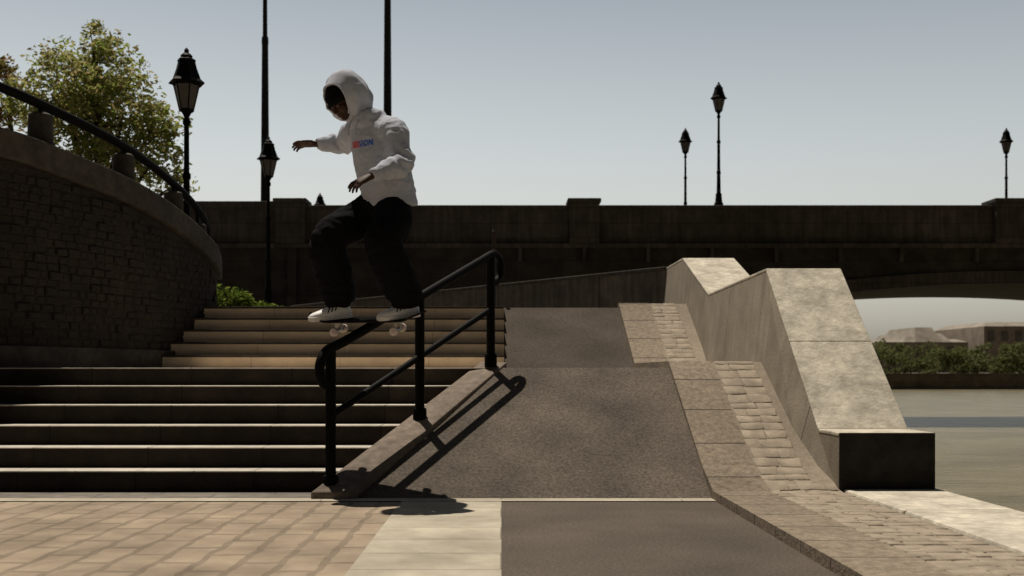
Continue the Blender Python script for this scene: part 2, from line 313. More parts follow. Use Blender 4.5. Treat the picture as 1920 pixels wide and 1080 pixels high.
# low parapet turning left
pp = empty('parapet_wall', (2.2,14.8,1.63), 'long low dark stone parapet running leftwards behind the top of the ramp', 'wall')
a = Vector((2.27,14.7)); b = Vector((-4.6,23.4)); d = (b-a).normalized(); nn = Vector((-d.y,d.x))
if nn.y < 0: nn = -nn
def bar(mb, a, b, o0, o1, z0, z1):
    p = [a+nn*o0, b+nn*o0, b+nn*o1, a+nn*o1]
    return mb.hexa([(*v,z0) for v in p]+[(*v,z1) for v in p])
bar(MB(),a,b,0,.4,1.6,2.26).build('wall_body', M['parapet'], pp)
bar(MB(),a,b,-.03,.43,2.262,2.31).build('coping', M['coping'], pp, bevel=.01)

# ------------------------------------------------------------ curved wall on the left
wp = [(-9,8.4,3.2),(-6.2,8.75,3.1),(-5.0,9.0,3.03),(-4.4,9.3,2.99),(-4.03,10.1,2.9),(-3.75,11,2.79),(-3.58,12,2.62),(-3.5,12.9,2.40),(-3.62,13.6,2.28)]
W = catmull(wp, 10)
def wall_frame(i):
    t = (W[min(i+1,len(W)-1)]-W[max(i-1,0)]); t.z = 0; t.normalize(); return W[i], Vector((t.y,-t.x,0))
cw = empty('curved_wall', (-4,10.5,LZ), 'dark curved brick retaining wall with stone coping at the left of the steps', 'wall')
def wall_layer(name, o_front, o_back, zlo, zhi, m, bevel=0):
    rs = []
    for i in range(len(W)):
        p, n = wall_frame(i); f = p+n*o_front; bk = p+n*o_back
        rs.append([(f.x,f.y,zlo(p)),(f.x,f.y,zhi(p)),(bk.x,bk.y,zhi(p)),(bk.x,bk.y,zlo(p))])
    return MB().rings(rs).build(name, m, cw, bevel=bevel)
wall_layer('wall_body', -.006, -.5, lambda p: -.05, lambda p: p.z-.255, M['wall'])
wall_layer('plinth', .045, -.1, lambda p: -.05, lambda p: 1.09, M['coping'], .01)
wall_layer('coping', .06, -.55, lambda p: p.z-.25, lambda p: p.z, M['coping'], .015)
# bricks
arc = [0]
for i in range(1,len(W)):
    dv = W[i]-W[i-1]; dv.z = 0; arc.append(arc[-1]+dv.length)
def at(sv):
    for i in range(len(W)-1):
        if arc[i] <= sv <= arc[i+1]:
            f = (sv-arc[i])/(arc[i+1]-arc[i]); p = W[i].lerp(W[i+1], f); _, n = wall_frame(i); _, n2 = wall_frame(i+1); return p, n.lerp(n2, f).normalized()
    return W[-1], wall_frame(len(W)-1)[1]
mb = MB(); z = 1.1; row = 0; RH = .076
while z < 2.9:
    sv = 3.0+(row%2)*.1
    while sv < arc[-1]-.3:
        ln = random.uniform(.10,.17); p, n = at(sv); p2, n2 = at(sv+ln-.007)
        if z+RH < min(p.z,p2.z)-.255:
            o = random.choice([.0,.003,.005,.008,.008,.020]); j = lambda: random.uniform(-.005,.005)
            q0 = p-n*.05; q1 = p2-n2*.05; f0 = p+n*(o+j()); f1 = p2+n2*(o+j())
            zb = z+.003+j()*.8; zt = z+RH-.003+j()*.8
            tv = (f1-f0).normalized()*.015; k1 = j()*1.5; k2 = j()*1.5
            mb.rings([[(q0.x,q0.y,zb),(q1.x,q1.y,zb+k1),(q1.x,q1.y,zt),(q0.x,q0.y,zt+k2)],
                      [(f0.x-n.x*.012,f0.y-n.y*.012,zb),(f1.x-n2.x*.012,f1.y-n2.y*.012,zb+k1),(f1.x-n2.x*.012,f1.y-n2.y*.012,zt),(f0.x-n.x*.012,f0.y-n.y*.012,zt+k2)],
                      [(f0.x+tv.x,f0.y+tv.y,zb+.010),(f1.x-tv.x,f1.y-tv.y,zb+.010+k1),(f1.x-tv.x,f1.y-tv.y,zt-.011),(f0.x+tv.x,f0.y+tv.y,zt-.010+k2)]])
        sv += ln
    z += RH; row += 1
mb.build('brick_facing', M['wall'], cw)
# stone posts + rail on the wall
def wall_pt(px, off=-.12):
    best = None
    for k in range(600):
        sv = 3+ (arc[-1]-3.01)*k/600; p, n = at(sv); qv = p+n*off
        e = abs(940+FPX*qv.x/qv.y-px)
        if best is None or e < best[0]: best = (e, Vector((qv.x,qv.y,p.z)))
    return best[1]
names = ['leftmost of the stone posts on the curved wall, tallest in view', 'second stone post from the left on the curved wall coping', 'third stone post from the left on the curved wall, beside the lamp post', 'last low stone post at the far end of the curved wall']
posts = []
for px, lab, hh in zip((75,232,325,370), names, (.31,.30,.27,.18)):
    p = wall_pt(px); posts.append((p, hh)); k_ = .95
    o = MB().lathe([(.125*k_,p.z-.005),(.12*k_,p.z+.03),(.112*k_,p.z+hh*.8),(.108*k_,p.z+hh-.02),(.08*k_,p.z+hh)], 14, (p.x,p.y,0)).build('stone_post', M['coping'])
    auto_smooth(o); tag(o, lab, 'post', 'stone posts on the curved wall')
hr = empty('curved_handrail', posts[1][0]+Vector((0,0,.3)), 'black curved iron handrail above the coping of the dark curved wall', 'handrail')
rp_ = []
for i in range(18, len(W)-6):
    p, n = wall_frame(i); q_ = p+n*-.12; f = (i-18)/(len(W)-24); rp_.append(Vector((q_.x,q_.y,p.z+.42-.08*f)))
e = rp_[-1]; dd = (rp_[-1]-rp_[-2]).normalized()
rp_ += [e+dd*.08+Vector((0,0,-.04)), e+dd*.12+Vector((0,0,-.13)), e+dd*.08+Vector((0,0,-.2))]
auto_smooth(MB().tube(rp_, .046, 12).build('rail', M['iron'], hr))
for p, hh in posts:
    zt = min(rp_, key=lambda v: (v.xy-p.xy).length).z
    auto_smooth(MB().tube([(p.x,p.y,p.z+hh-.01),(p.x,p.y,zt-.02)], .022, 10).build('bracket', M['iron'], hr))

# ------------------------------------------------------------ main handrail
h2 = Vector((1.078,1.75,0)).normalized()
F0 = Vector((-1.168,7.3,.10)); B0 = Vector((-.09,9.05,.955))
def rl(s, zf, zb): v = F0.lerp(B0, s); v.z = zf+(zb-zf)*s; return v
rail = empty('handrail', F0, 'black tubular handrail with three posts and looped ends, under the skateboard', 'handrail')
ft = rl(0,1.01,0); bt = rl(1,0,1.85); U = Vector((0,0,1))
sl = (bt-ft).normalized()
loop_f = [F0.xy.to_3d()+U*.76-h2*.02, F0.xy.to_3d()+U*.775-h2*.07, F0.xy.to_3d()+U*.83-h2*.105, F0.xy.to_3d()+U*.90-h2*.11, F0.xy.to_3d()+U*.965-h2*.08, ft-h2*.015+U*.005]
loop_b = [bt, bt+h2*.07+U*.012, bt+h2*.13-U*.02, bt+h2*.155-U*.08, bt+h2*.15-U*.15, bt+h2*.11-U*.205, bt+h2*.05-U*.23, bt-U*.235+h2*.01]
pts = catmull(loop_f+[ft.lerp(bt,.1), ft.lerp(bt,.5), ft.lerp(bt,.9)]+loop_b, 5)
RR = .034
auto_smooth(MB().tube(pts, RR, 14).build('top_rail', M['iron'], rail))
auto_smooth(MB().tube([rl(-.0,.557,1.39), rl(1,.557,1.39)], .025, 12).build('lower_rail', M['iron'], rail))
for s, zb in ((0,.07),(.503,.50),(1,.93)):
    t = rl(s,1.01,1.85); b_ = Vector((t.x,t.y,zb-.02))
    po = auto_smooth(MB().tube([b_, t-U*.005], .037, 14).build('post', M['iron'], rail))
    auto_smooth(MB().lathe([(.053,zb-.03),(.053,zb+.07),(.047,zb+.082),(.036,zb+.085)], 16, (t.x,t.y,0)).build('base_collar', M['iron'], po))

# ------------------------------------------------------------ street lamps
def make_lamp():
    root = empty('street_lamp', (0,0,0), 'x', 'street lamp', 'old style lantern street lamps')
    auto_smooth(MB().lathe([(.13,0),(.13,.08),(.10,.12),(.085,.3),(.09,.33),(.06,.38),(.05,.9),(.062,.92),(.062,.96),(.046,.99),(.040,1.75),(.055,1.77),(.055,1.82),(.036,1.85),(.032,2.45),(.05,2.48),(.05,2.52),(.03,2.56),(.06,2.62),(.085,2.65)], 14).build('post', M['iron'], root))
    gl = MB().lathe([(.088,2.655),(.165,2.985)], 6).build('lantern_glass', M['glass'], root)
    fr = MB()
    for k in range(6):
        a = 2*math.pi*k/6; c, s_ = math.cos(a), math.sin(a)
        fr.tube([(.09*c,.09*s_,2.65),(.168*c,.168*s_,2.985)], .009, 6)
    fr.lathe([(.10,2.64),(.10,2.665)], 6); fr.lathe([(.18,2.972),(.18,2.995)], 6)
    fr.build('lantern_frame', M['iron'], root)
    rf = MB().lathe([(.20,2.99),(.235,3.0),(.235,3.015),(.185,3.06),(.135,3.2),(.115,3.28),(.12,3.29),(.12,3.31),(.085,3.33)], 6).build('lantern_roof', M['iron'], root)
    auto_smooth(MB().lathe([(.075,3.325),(.08,3.36),(.05,3.39),(.025,3.41),(.034,3.43),(.02,3.455),(.005,3.47)], 10).build('finial', M['iron'], rf))
    return root
lamp = make_lamp()
lamps = [((-4.22,14.3,1.63),1.03,'largest street lamp, black lantern on a post behind the curved wall'),
         ((-4.52,20.7,2.1),.96,'street lamp standing on a stone plinth in front of the bridge, left of the skater'),
         ((6.17,30.28,5.55),1.02,'taller of the two neighbouring lamps above the middle of the bridge, on the near parapet'),
         ((6.16,35.7,5.55),1.0,'shorter of the two neighbouring lamps above the middle of the bridge, on the far parapet'),
         ((16.9,35.7,5.55),1.0,'street lamp at the right end of the bridge, rightmost in the photo'),
         ((-7.14,42,4.4),1.01,'street lamp mostly hidden behind the bridge parapet, only its tip showing')]
for i, (loc, sc, lab) in enumerate(lamps):
    o = lamp if i == 0 else copy_tree(lamp)
    o.location = loc; o.scale = (sc,sc,sc); o['label'] = lab
pl = MB().box(-4.75,-4.29,20.47,20.93,1.62,2.1).build('stone_plinth', M['coping'], bevel=.02); tag(pl, 'square stone plinth under the street lamp in front of the bridge', 'plinth')
# tall masts
def mast(x, y, z0, hgt, r0, lab):
    root = empty('tall_mast', (x,y,z0), lab, 'mast', 'tall masts rising from the bridge')
    auto_smooth(MB().lathe([(r0*1.5,z0),(r0*1.5,z0+.3),(r0*1.08,z0+.4),(r0,z0+2),(r0*.72,z0+hgt*.62),(r0*.72,z0+hgt*.62)], 14, (x,y,0)).build('lower_shaft', M['pole'], root))
    auto_smooth(MB().lathe([(r0*.8,z0+hgt*.60),(r0*.8,z0+hgt*.615),(r0*.55,z0+hgt*.62),(r0*.4,z0+hgt-.1),(r0*.4,z0+hgt)], 14, (x,y,0)).build('upper_shaft', M['pole'], root))
    auto_smooth(MB().lathe([(.03,z0+hgt-.02),(.09,z0+hgt+.04),(.1,z0+hgt+.1),(.06,z0+hgt+.17),(.01,z0+hgt+.19)], 12, (x,y,0)).build('ball_finial', M['pole'], root))
mast(-7.31,33,4.4,11.0,.135,'tall grey mast behind the bridge parapet, left of the skater')
mast(-3.52,33,4.4,13.5,.14,'tall grey mast rising directly behind the skater')
o = MB().lathe([(.035,1.62),(.035,1.66),(.022,1.68),(.022,2.58),(.026,2.59),(.015,2.62)], 10, (-.09,13.2,0)).build('slim_post', M['rust']); auto_smooth(o); tag(o, 'slim brown metal post on the upper terrace behind the top of the handrail', 'post')

# ------------------------------------------------------------ bridge
br = empty('stone_bridge', (3,30,0), 'long dark stone arch bridge crossing the background', 'bridge')
def archz(x, top=3.36): return -1.6+(top+1.6)*math.sqrt(max(0,1-((x-14.5)/15)**2))
mb = MB()
xs = [14.5-15*math.cos(math.pi*i/56) for i in range(57)]
for xa, xb in zip(xs[:-1], xs[1:]):
    mb.hexa([(xa,30.1,archz(xa)),(xb,30.1,archz(xb)),(xb,35.9,archz(xb)),(xa,35.9,archz(xa)),(xa,30.1,4.34),(xb,30.1,4.34),(xb,35.9,4.34),(xa,35.9,4.34)])
mb.box(-45,-.5,30.1,35.9,-1.6,4.34); mb.box(29.5,60,30.1,35.9,-1.6,4.34)
mb.build('spandrel', M['bridge_dark'], br)
mb = MB()
for xa, xb in zip(xs[8:-9], xs[9:-8]):
    mb.hexa([(xa,30.02,archz(xa)-.012),(xb,30.02,archz(xb)-.012),(xb,30.3,archz(xb)-.012),(xa,30.3,archz(xa)-.012),(xa,30.02,archz(xa)+.34),(xb,30.02,archz(xb)+.34),(xb,30.3,archz(xb)+.34),(xa,30.3,archz(xa)+.34)])
mb.build('arch_ring', M['bridge'], br)
MB().box(-45,60,29.9,36.1,4.34,4.47).build('cornice', M['bridge'], br, bevel=.02)
for y0,y1 in ((30.05,30.5),(35.5,35.95)):
    MB().box(-45,60,y0,y1,4.47,5.42).build('parapet', M['bridge'], br)
    MB().box(-45,60,y0-.05,y1+.05,5.42,5.55).build('parapet_coping', M['bridge'], br, bevel=.02)
MB().box(-45,-6.2,29.98,30.55,5.40,5.66).build('raised_coping', M['bridge'], br, bevel=.02)
for px in (545,1095,1892):
    x = (px-940)*30/2000
    pr = MB().box(x-.42,x+.42,29.86,30.66,4.47,5.6).build('pillar', M['bridge'], br, bevel=.015)
    MB().box(x-.47,x+.47,29.81,30.71,5.602,5.72).build('pillar_cap', M['bridge'], pr, bevel=.02)
MB().box(-6.0,-5.75,29.9,30.12,-1.5,4.34).build('buttress', M['bridge_dark'], br)
for px in (975,1095,1215,1335,1455,1575,1690,1830):
    x = (px-940)*30/2000
    MB().box(x-.05,x+.05,29.93,30.14,3.95,4.34).build('bracket', M['bridge'], br)

# ------------------------------------------------------------ foliage
def leaves(clusters, leaf, n_per, seed):
    rnd = random.Random(seed); mb_v = []; mb_f = []
    for (c, rad, dens) in clusters:
        for _ in range(int(n_per*dens)):
            while True:
                d = Vector((rnd.uniform(-1,1),rnd.uniform(-1,1),rnd.uniform(-1,1)))
                if d.length <= 1: break
            p = Vector(c)+Vector((d.x*rad, d.y*rad, d.z*rad*.8))
            a = Vector((rnd.gauss(0,1),rnd.gauss(0,1),rnd.gauss(0,.6))).normalized(); b_ = a.orthogonal().normalized()
            b_ = (Matrix.Rotation(rnd.uniform(0,6.28),3,a) @ b_); s_ = leaf*rnd.uniform(.6,1.3); k = len(mb_v)
            mb_v += [p-a*s_, p+b_*s_*.45, p+a*s_, p-b_*s_*.45]; mb_f.append((k,k+1,k+2,k+3))
    m_ = MB(); m_.v = mb_v; m_.f = mb_f; return m_
def tree(base, lab, blobs, leaf, nclus, n_per, seed, lm, trunk_r, group=None):
    rnd = random.Random(seed); root = empty('leafy_tree', base, lab, 'tree', group)
    cl = []
    for (c, r) in blobs:
        for _ in range(int(nclus*r*r)):
            while True:
                d = Vector((rnd.uniform(-1,1),rnd.uniform(-1,1),rnd.uniform(-1,1)))
                if .25 < d.length <= 1: break
            cl.append((Vector(c)+d*r, rnd.uniform(.16,.34), rnd.uniform(.5,1.3)))
    leaves(cl, leaf, n_per, seed).build('crown', lm, root)
    t = MB(); base = Vector(base); fork = Vector((base.x,base.y,base.z+(blobs[0][0][2]-base.z)*.45))
    t.tube([base, base.lerp(fork,.5)+Vector((.05,0,0)), fork], [trunk_r*1.3,trunk_r,trunk_r*.85], 10)
    for (c, r) in blobs:
        c = Vector(c); mid = fork.lerp(c,.5)+Vector((0,0,-.1)); t.tube([fork, mid, c], [trunk_r*.6,trunk_r*.4,trunk_r*.18], 7)
        for _ in range(7):
            cc = rnd.choice(cl)[0]
            if (cc-c).length < r*1.2: t.tube([mid.lerp(c,rnd.uniform(.2,1)), cc], [trunk_r*.2,trunk_r*.06], 5)
    t.build('trunk', M['bark'], root, smooth=True)
def T(px,py,Y=20): v = P(px,py,Y); return (v.x,v.y,v.z)
tree((-7.6,20.2,1.6), 'leafy green tree with yellowish backlit leaves behind the curved wall', [(T(185,150),.85),(T(110,150,20.4),.62),(T(230,215,19.8),.9),(T(130,240,20.3),.85),(T(175,85,20.2),.42),(T(290,230,20),.55),(T(290,300,19.8),.55),(T(60,200,20.5),.6),(T(200,310),.75),(T(335,345,19.9),.25)], .055, 95, 44, 3, M['leaf'], .13)
tree((-10.2,22.5,1.6), 'small reddish green tree at the left edge, behind the handrail', [(T(-40,160,22.5),.7),(T(20,190,22.3),.55),(T(10,125,22.5),.35),(T(-30,240,22.5),.7)], .062, 60, 30, 5, M['leaf_red'], .1)
rnd = random.Random(11); cl = []
for _ in range(46): cl.append((Vector((rnd.uniform(-4.35,-3.2),14.9+rnd.uniform(-.25,.25),0)), rnd.uniform(.10,.16), 1))
cl = [(Vector((c.x,c.y,1.66+rnd.random()*max(.08,.55-.42*(c.x+4.35)))),r_,d_) for c,r_,d_ in cl]
sb = empty('leafy_shrub', (-3.8,14.9,1.63), 'low bright green shrub at the top of the upper steps beside the curved wall', 'shrub')
leaves(cl, .045, 45, 12).build('foliage', M['leaf_shrub'], sb)
t = MB()
for _ in range(12):
    c = rnd.choice(cl)[0]; t.tube([(-3.85+rnd.uniform(-.3,.3),14.9,1.62), tuple(c)], [.012,.005], 5)
t.build('stems', M['bark'], sb)
rnd = random.Random(21); cl = []
for _ in range(560):
    x = rnd.uniform(22,66); y = rnd.uniform(89,97); top = 2.15+.8*noise.noise(Vector((x*.12,y*.1,1)))
    cl.append((Vector((x,y,.73+rnd.random()*max(.5,top))), rnd.uniform(.4,.7), 1))
tag(leaves(cl, .17, 60, 22).build('riverside_wood', M['leaf_far']), 'band of green trees along the far river bank', 'trees', kind='stuff')
def house(lab, x0, x1, y0, y1, z0, z1, roofs, nwin):
    root = empty('distant_building', ((x0+x1)/2,y0,z0), lab, 'building')
    MB().box(x0,x1,y0,y1,z0,z1).build('wall', M['house'], root)
    for (a,b_,h_,ins) in roofs:
        MB().hexa([(a,y0-.2,z1),(b_,y0-.2,z1),(b_,y1,z1),(a,y1,z1),(a+ins,y0+2,z1+h_),(b_-ins,y0+2,z1+h_),(b_-ins,y1-2,z1+h_),(a+ins,y1-2,z1+h_)]).build('roof', M['roof'], root)
    for i in range(nwin):
        xx = x0+(i+.5)*(x1-x0)/nwin
        MB().box(xx-.5,xx+.5,y0-.05,y0+.2,z1-2.2,z1-.7).build('window', M['window'], root)
house('wide low distant building with a stepped roof beyond the far river bank', 56.5,70,160,175,.5,5.3, [(56.5,70,.5,1),(60.5,67.5,1.4,.8),(62,66.2,2.3,.9)], 8)
house('taller distant building with a flat roof at the right edge beyond the trees', 71.5,92,158,176,.5,7.6, [(71.5,92,.7,1.2)], 10)

# ------------------------------------------------------------ skateboard
sB = .197
rc = rl(sB,1.01,1.85); a_ = Vector((math.cos(R(-14)),math.sin(R(-14)),0)); rdir = (bt-ft).normalized(); rdir.z *= .45; rdir.normalize()
nB = a_.cross(rdir).normalized(); bB = nB.cross(a_).normalized()
bc = rc+nB*(RR+.001)+U*.014
sk = empty('skateboard', bc, 'black topped skateboard sliding crosswise on the handrail under the skater', 'skateboard')
def BW(u,v,w_): return bc+a_*u+bB*v+nB*w_
def deckz(u): x = abs(u)-.265; return 0 if x <= 0 else .30*x*x/.09 if x < .09 else .30*.09+ (x-.09)*.34
def deck(w0, w1):
    rs = []; nU = 30
    for i in range(nU+1):
        u = -.44+.88*i/nU; e = max(0,(abs(u)-.34)/.10); hw = .108*math.sqrt(max(.03,1-e*e)); zz = deckz(u)
        rs.append([BW(u,-hw,zz+w0),BW(u,hw,zz+w0),BW(u,hw,zz+w1),BW(u,-hw,zz+w1)])
    return MB().rings(rs)
dk = deck(.001,.012).build('deck', M['wood'], sk, bevel=.002); deck(.0122,.0145).build('grip_tape', M['grip'], dk)
for sx in (-1,1):
    u0 = sx*.225
    t = MB()
    def bx(u0_,u1_,v0,v1,w0,w1): t.hexa([BW(u0_,v0,w0),BW(u1_,v0,w0),BW(u1_,v1,w0),BW(u0_,v1,w0),BW(u0_,v0,w1),BW(u1_,v0,w1),BW(u1_,v1,w1),BW(u0_,v1,w1)])
    bx(u0-.04,u0+.04,-.028,.028,-.012,.0005); bx(u0-.022,u0+.022,-.018,.018,-.055,-.0125)
    t.tube([BW(u0,-.108,-.065),BW(u0,-.05,-.065)], [.006,.012], 8); t.tube([BW(u0,-.05,-.065),BW(u0,.05,-.065)], .014, 8); t.tube([BW(u0,.05,-.065),BW(u0,.108,-.065)], [.012,.006], 8)
    tk = t.build('truck', M['metal'], sk)
    for sv in (-1,1):
        wv = MB(); c = sv*.09
        wv.tube([BW(u0,c-.018,-.065),BW(u0,c-.012,-.065),BW(u0,c+.012,-.065),BW(u0,c+.018,-.065)], [.022,.030,.030,.022], 18)
        auto_smooth(wv.build('wheel', M['wheel'], tk))

# ------------------------------------------------------------ the skater
Fv = Vector((-.58,-.81,0)).normalized(); Lv = Vector((-Fv.y,Fv.x,0))*-1
if Lv.x < 0: Lv = -Lv
per = empty('person', bc, 'skater in grey hooded sweatshirt, black trousers and white shoes balancing crouched on the skateboard', 'person')
def remesh(mb, vox, smooth_it=6, fac=.5):
    me = bpy.data.meshes.new('tmp'); me.from_pydata([tuple(v) for v in mb.v], [], mb.f); me.update()
    bm = bmesh.new(); bm.from_mesh(me); bmesh.ops.recalc_face_normals(bm, faces=bm.faces); bm.to_mesh(me); bm.free()
    o = bpy.data.objects.new('tmp', me); COL.objects.link(o)
    m = o.modifiers.new('r','REMESH'); m.mode = 'VOXEL'; m.voxel_size = vox
    if smooth_it:
        s_ = o.modifiers.new('s','SMOOTH'); s_.iterations = smooth_it; s_.factor = fac
    dg = bpy.context.evaluated_depsgraph_get(); dg.update()
    res = bpy.data.meshes.new_from_object(o.evaluated_get(dg)); bpy.data.objects.remove(o); bpy.data.meshes.remove(me); return res
def chain(mb, pts, rad, n=16, per_=4):
    pp_ = catmull(pts, per_); rr = []
    for i in range(len(pp_)):
        f = i/per_; k = min(int(f), len(rad)-2); rr.append(rad[k]+(rad[k+1]-rad[k])*(f-k))
    mb.tube(pp_, rr, n); 
    for e_, r_ in ((pp_[0],rr[0]),(pp_[-1],rr[-1])): mb.ball(e_, (Vector((r_,0,0)),Vector((0,r_,0)),Vector((0,0,r_))), 12, 8)
def loft(mb, secs, n=20):
    rs = []
    for c, hl, hf, la, fa in secs:
        rs.append([c+la*(math.cos(2*math.pi*k/n)*hl)+fa*(math.sin(2*math.pi*k/n)*hf) for k in range(n)])
    return mb.rings(rs)
def finish(me, name, m, parent, off, disp=None):
    if disp:
        nr = [v.normal.copy() for v in me.vertices]
        for v, n_ in zip(me.vertices, nr): v.co += n_*disp(v.co)
    for v in me.vertices: v.co -= off
    return link_mesh(name, me, m, parent, True)
ROOT = Vector(bc)
fR = BW(-.285,0,.0145); fL = BW(.235,0,.0145)
footdir = Vector((-.88,-.47,0)); footdir = (footdir-nB*footdir.dot(nB)).normalized(); footside = nB.cross(footdir)
ankR = fR+nB*.09-footdir*.07; ankL = fL+nB*.10-footdir*.07
J = dict(pel=P(724,378,7.62), hR=P(702,392,7.70), hL=P(744,394,7.52), kR=P(612,454,7.50), kL=P(718,462,7.28),
         ch=P(711,290,7.60), up=P(701,245,7.60), nk=P(684,226,7.58), hd=P(642,189,7.505),
         sR=P(662,250,7.76), sL=P(740,250,7.45), eR=P(645,268,7.98), eL=P(753,308,7.35), wR=P(597,270,7.90), wL=P(700,328,7.15))
hf = Vector((-.54,-.54,-.65)).normalized(); hr_ = hf.cross(U).normalized(); hu = hr_.cross(hf).normalized()
HC = J['hd']
def HP(r,u,f): return HC+hr_*r+hu*u+hf*f
body = MB()
def eb(mb, r,u,f, ar,au,af, n=16, m_=12): mb.ball(HP(r,u,f), (hr_*ar, hf*af, hu*au), n, m_)
eb(body,0,.03,-.012,.078,.098,.098); eb(body,0,-.04,.025,.062,.075,.068); eb(body,0,-.095,.055,.030,.026,.030)
for s_ in (-1,1):
    eb(body,.042*s_,-.025,.06,.028,.028,.03); eb(body,.030*s_,.022,.082,.026,.010,.014); eb(body,.081*s_,-.005,-.01,.010,.032,.020)
    eb(body,.009*s_,-.036,.098,.008,.007,.010,10,8)
body.tube([HP(0,.015,.088),HP(0,-.012,.100),HP(0,-.034,.112)], [.008,.011,.013], 10)
eb(body,0,-.034,.108,.013,.010,.012,10,8); eb(body,0,-.062,.086,.026,.008,.012,12,8); eb(body,0,-.076,.084,.022,.009,.012,12,8)
chain(body, [J['pel'],J['ch'],J['up'],J['nk'],HP(0,-.06,-.03)], [.12,.13,.10,.062,.055], 14)
for s_, hp, kn, an, sh, el, wr, ft_ in ((-1,'hR','kR',ankR,'sR','eR','wR',fR),(1,'hL','kL',ankL,'sL','eL','wL',fL)):
    chain(body, [J['pel'].lerp(J[hp],.5), J[hp], J[kn], an], [.09,.08,.052,.034], 12)
    body.tube([an-nB*.03, ft_+nB*.04+footdir*.05], [.03,.026], 10)
    chain(body, [J['up'].lerp(J[sh],.6), J[sh], J[el], J[wr]], [.06,.05,.038,.027], 12)
def hand(wr, d, n_, right, curl, sc=1.08):
    d = d.normalized(); n_ = (n_-d*n_.dot(d)).normalized(); s_ = d.cross(n_) if right else n_.cross(d)
    rs = []
    for t,hw,ht in ((-.02,.026,.02),(.015,.03,.019),(.05,.039,.018),(.085,.042,.015),(.10,.038,.011)):
        rs.append([wr+(d*t+s_*(math.cos(2*math.pi*k/14)*hw)+n_*(math.sin(2*math.pi*k/14)*ht))*sc for k in range(14)])
    body.rings(rs)
    for off,ln,spr,cf in ((.032,.078,.24,.9),(.011,.088,.07,1.0),(-.011,.082,-.09,1.12),(-.032,.064,-.26,1.3)):
        p = wr+(d*.088+s_*off)*sc; dirv = (d+s_*spr).normalized(); pts_ = [p-dirv*.02]; ang = .10
        for k,fr_ in enumerate((.45,.31,.24)):
            ang += curl*cf*(.6 if k == 0 else 1); dv = dirv*math.cos(ang)+n_*math.sin(ang); p = p+dv*(ln*fr_*sc); pts_.append(p)
        body.tube(pts_, [.0102*sc,.0098*sc,.0085*sc,.0068*sc], 8)
    p = wr+(d*.025+s_*.026)*sc; pts_ = [p-s_*.012, p]
    for k,(l_,aa) in enumerate(((.042,.55),(.034,.3),(.027,.12))):
        dv = (d*math.cos(aa+.25)+s_*math.sin(aa+.25)+n_*.35).normalized(); p = p+dv*l_*sc; pts_.append(p)
    body.tube(pts_, [.014*sc,.014*sc,.011*sc,.0095*sc,.007*sc], 8)
hand(J['wR']+Vector((-.02,0,0)), Vector((-1,-.12,.0)), Vector((.05,-.35,-1)), True, .36)
hand(J['wL']+Vector((-.015,-.005,-.01)), Vector((-.80,-.25,-.42)), Vector((-.3,.45,-1)), False, .34)
bm_ = remesh(body, .0055, 2, .4)
bo = finish(bm_, 'body', M['skin'], per, ROOT)
for s_ in (-1,1):
    e_ = MB().ball(HP(.030*s_,.0,.079), (hr_*.0125,hf*.0125,hu*.008), 12, 8); e_.build('eye', M['eye'], per, smooth=True)
# trousers
tr_ = MB()
loft(tr_, [(J['pel']+U*.10,.17,.135,Lv,Fv),(J['pel']+U*.03,.19,.155,Lv,Fv),(J['pel']-U*.06,.195,.155,Lv,Fv),(J['pel']-U*.13,.15,.12,Lv,Fv)])
for hp, kn, an, ft_ in (('hR','kR',ankR,fR),('hL','kL',ankL,fL)):
    hem = ft_+nB*.112-footdir*.085; md = J[kn].lerp(hem,.5)
    pts_ = [J['pel'].lerp(J[hp],.6)-U*.02, J[hp].lerp(J[kn],.35), J[kn]-(J[kn]-J[hp]).normalized()*.02, md, hem.lerp(md,.25), hem]
    pp_ = catmull(pts_, 5); rad = [.135,.130,.120,.122,.114,.088]; rr = []
    for i in range(len(pp_)):
        f_ = i/5; k = min(int(f_),len(rad)-2); rr.append(rad[k]+(rad[k+1]-rad[k])*(f_-k))
    tr_.tube(pp_, rr, 20)
tm = remesh(tr_, .011, 4)
def ridg(p, f): return 1-2*abs(noise.noise(p*f))
def dtr(p):
    q_ = Vector((p.x*1.0,p.y*1.0,p.z*1.5)); low = max(0,min(1,(1.62-p.z)/.35))
    return .011*ridg(q_,7)+.005*ridg(q_+Vector((3,1,2)),15)+low*.010*math.sin(p.z*95+4*noise.noise(p*6))
finish(tm, 'trousers', M['trouser'], per, ROOT, dtr)
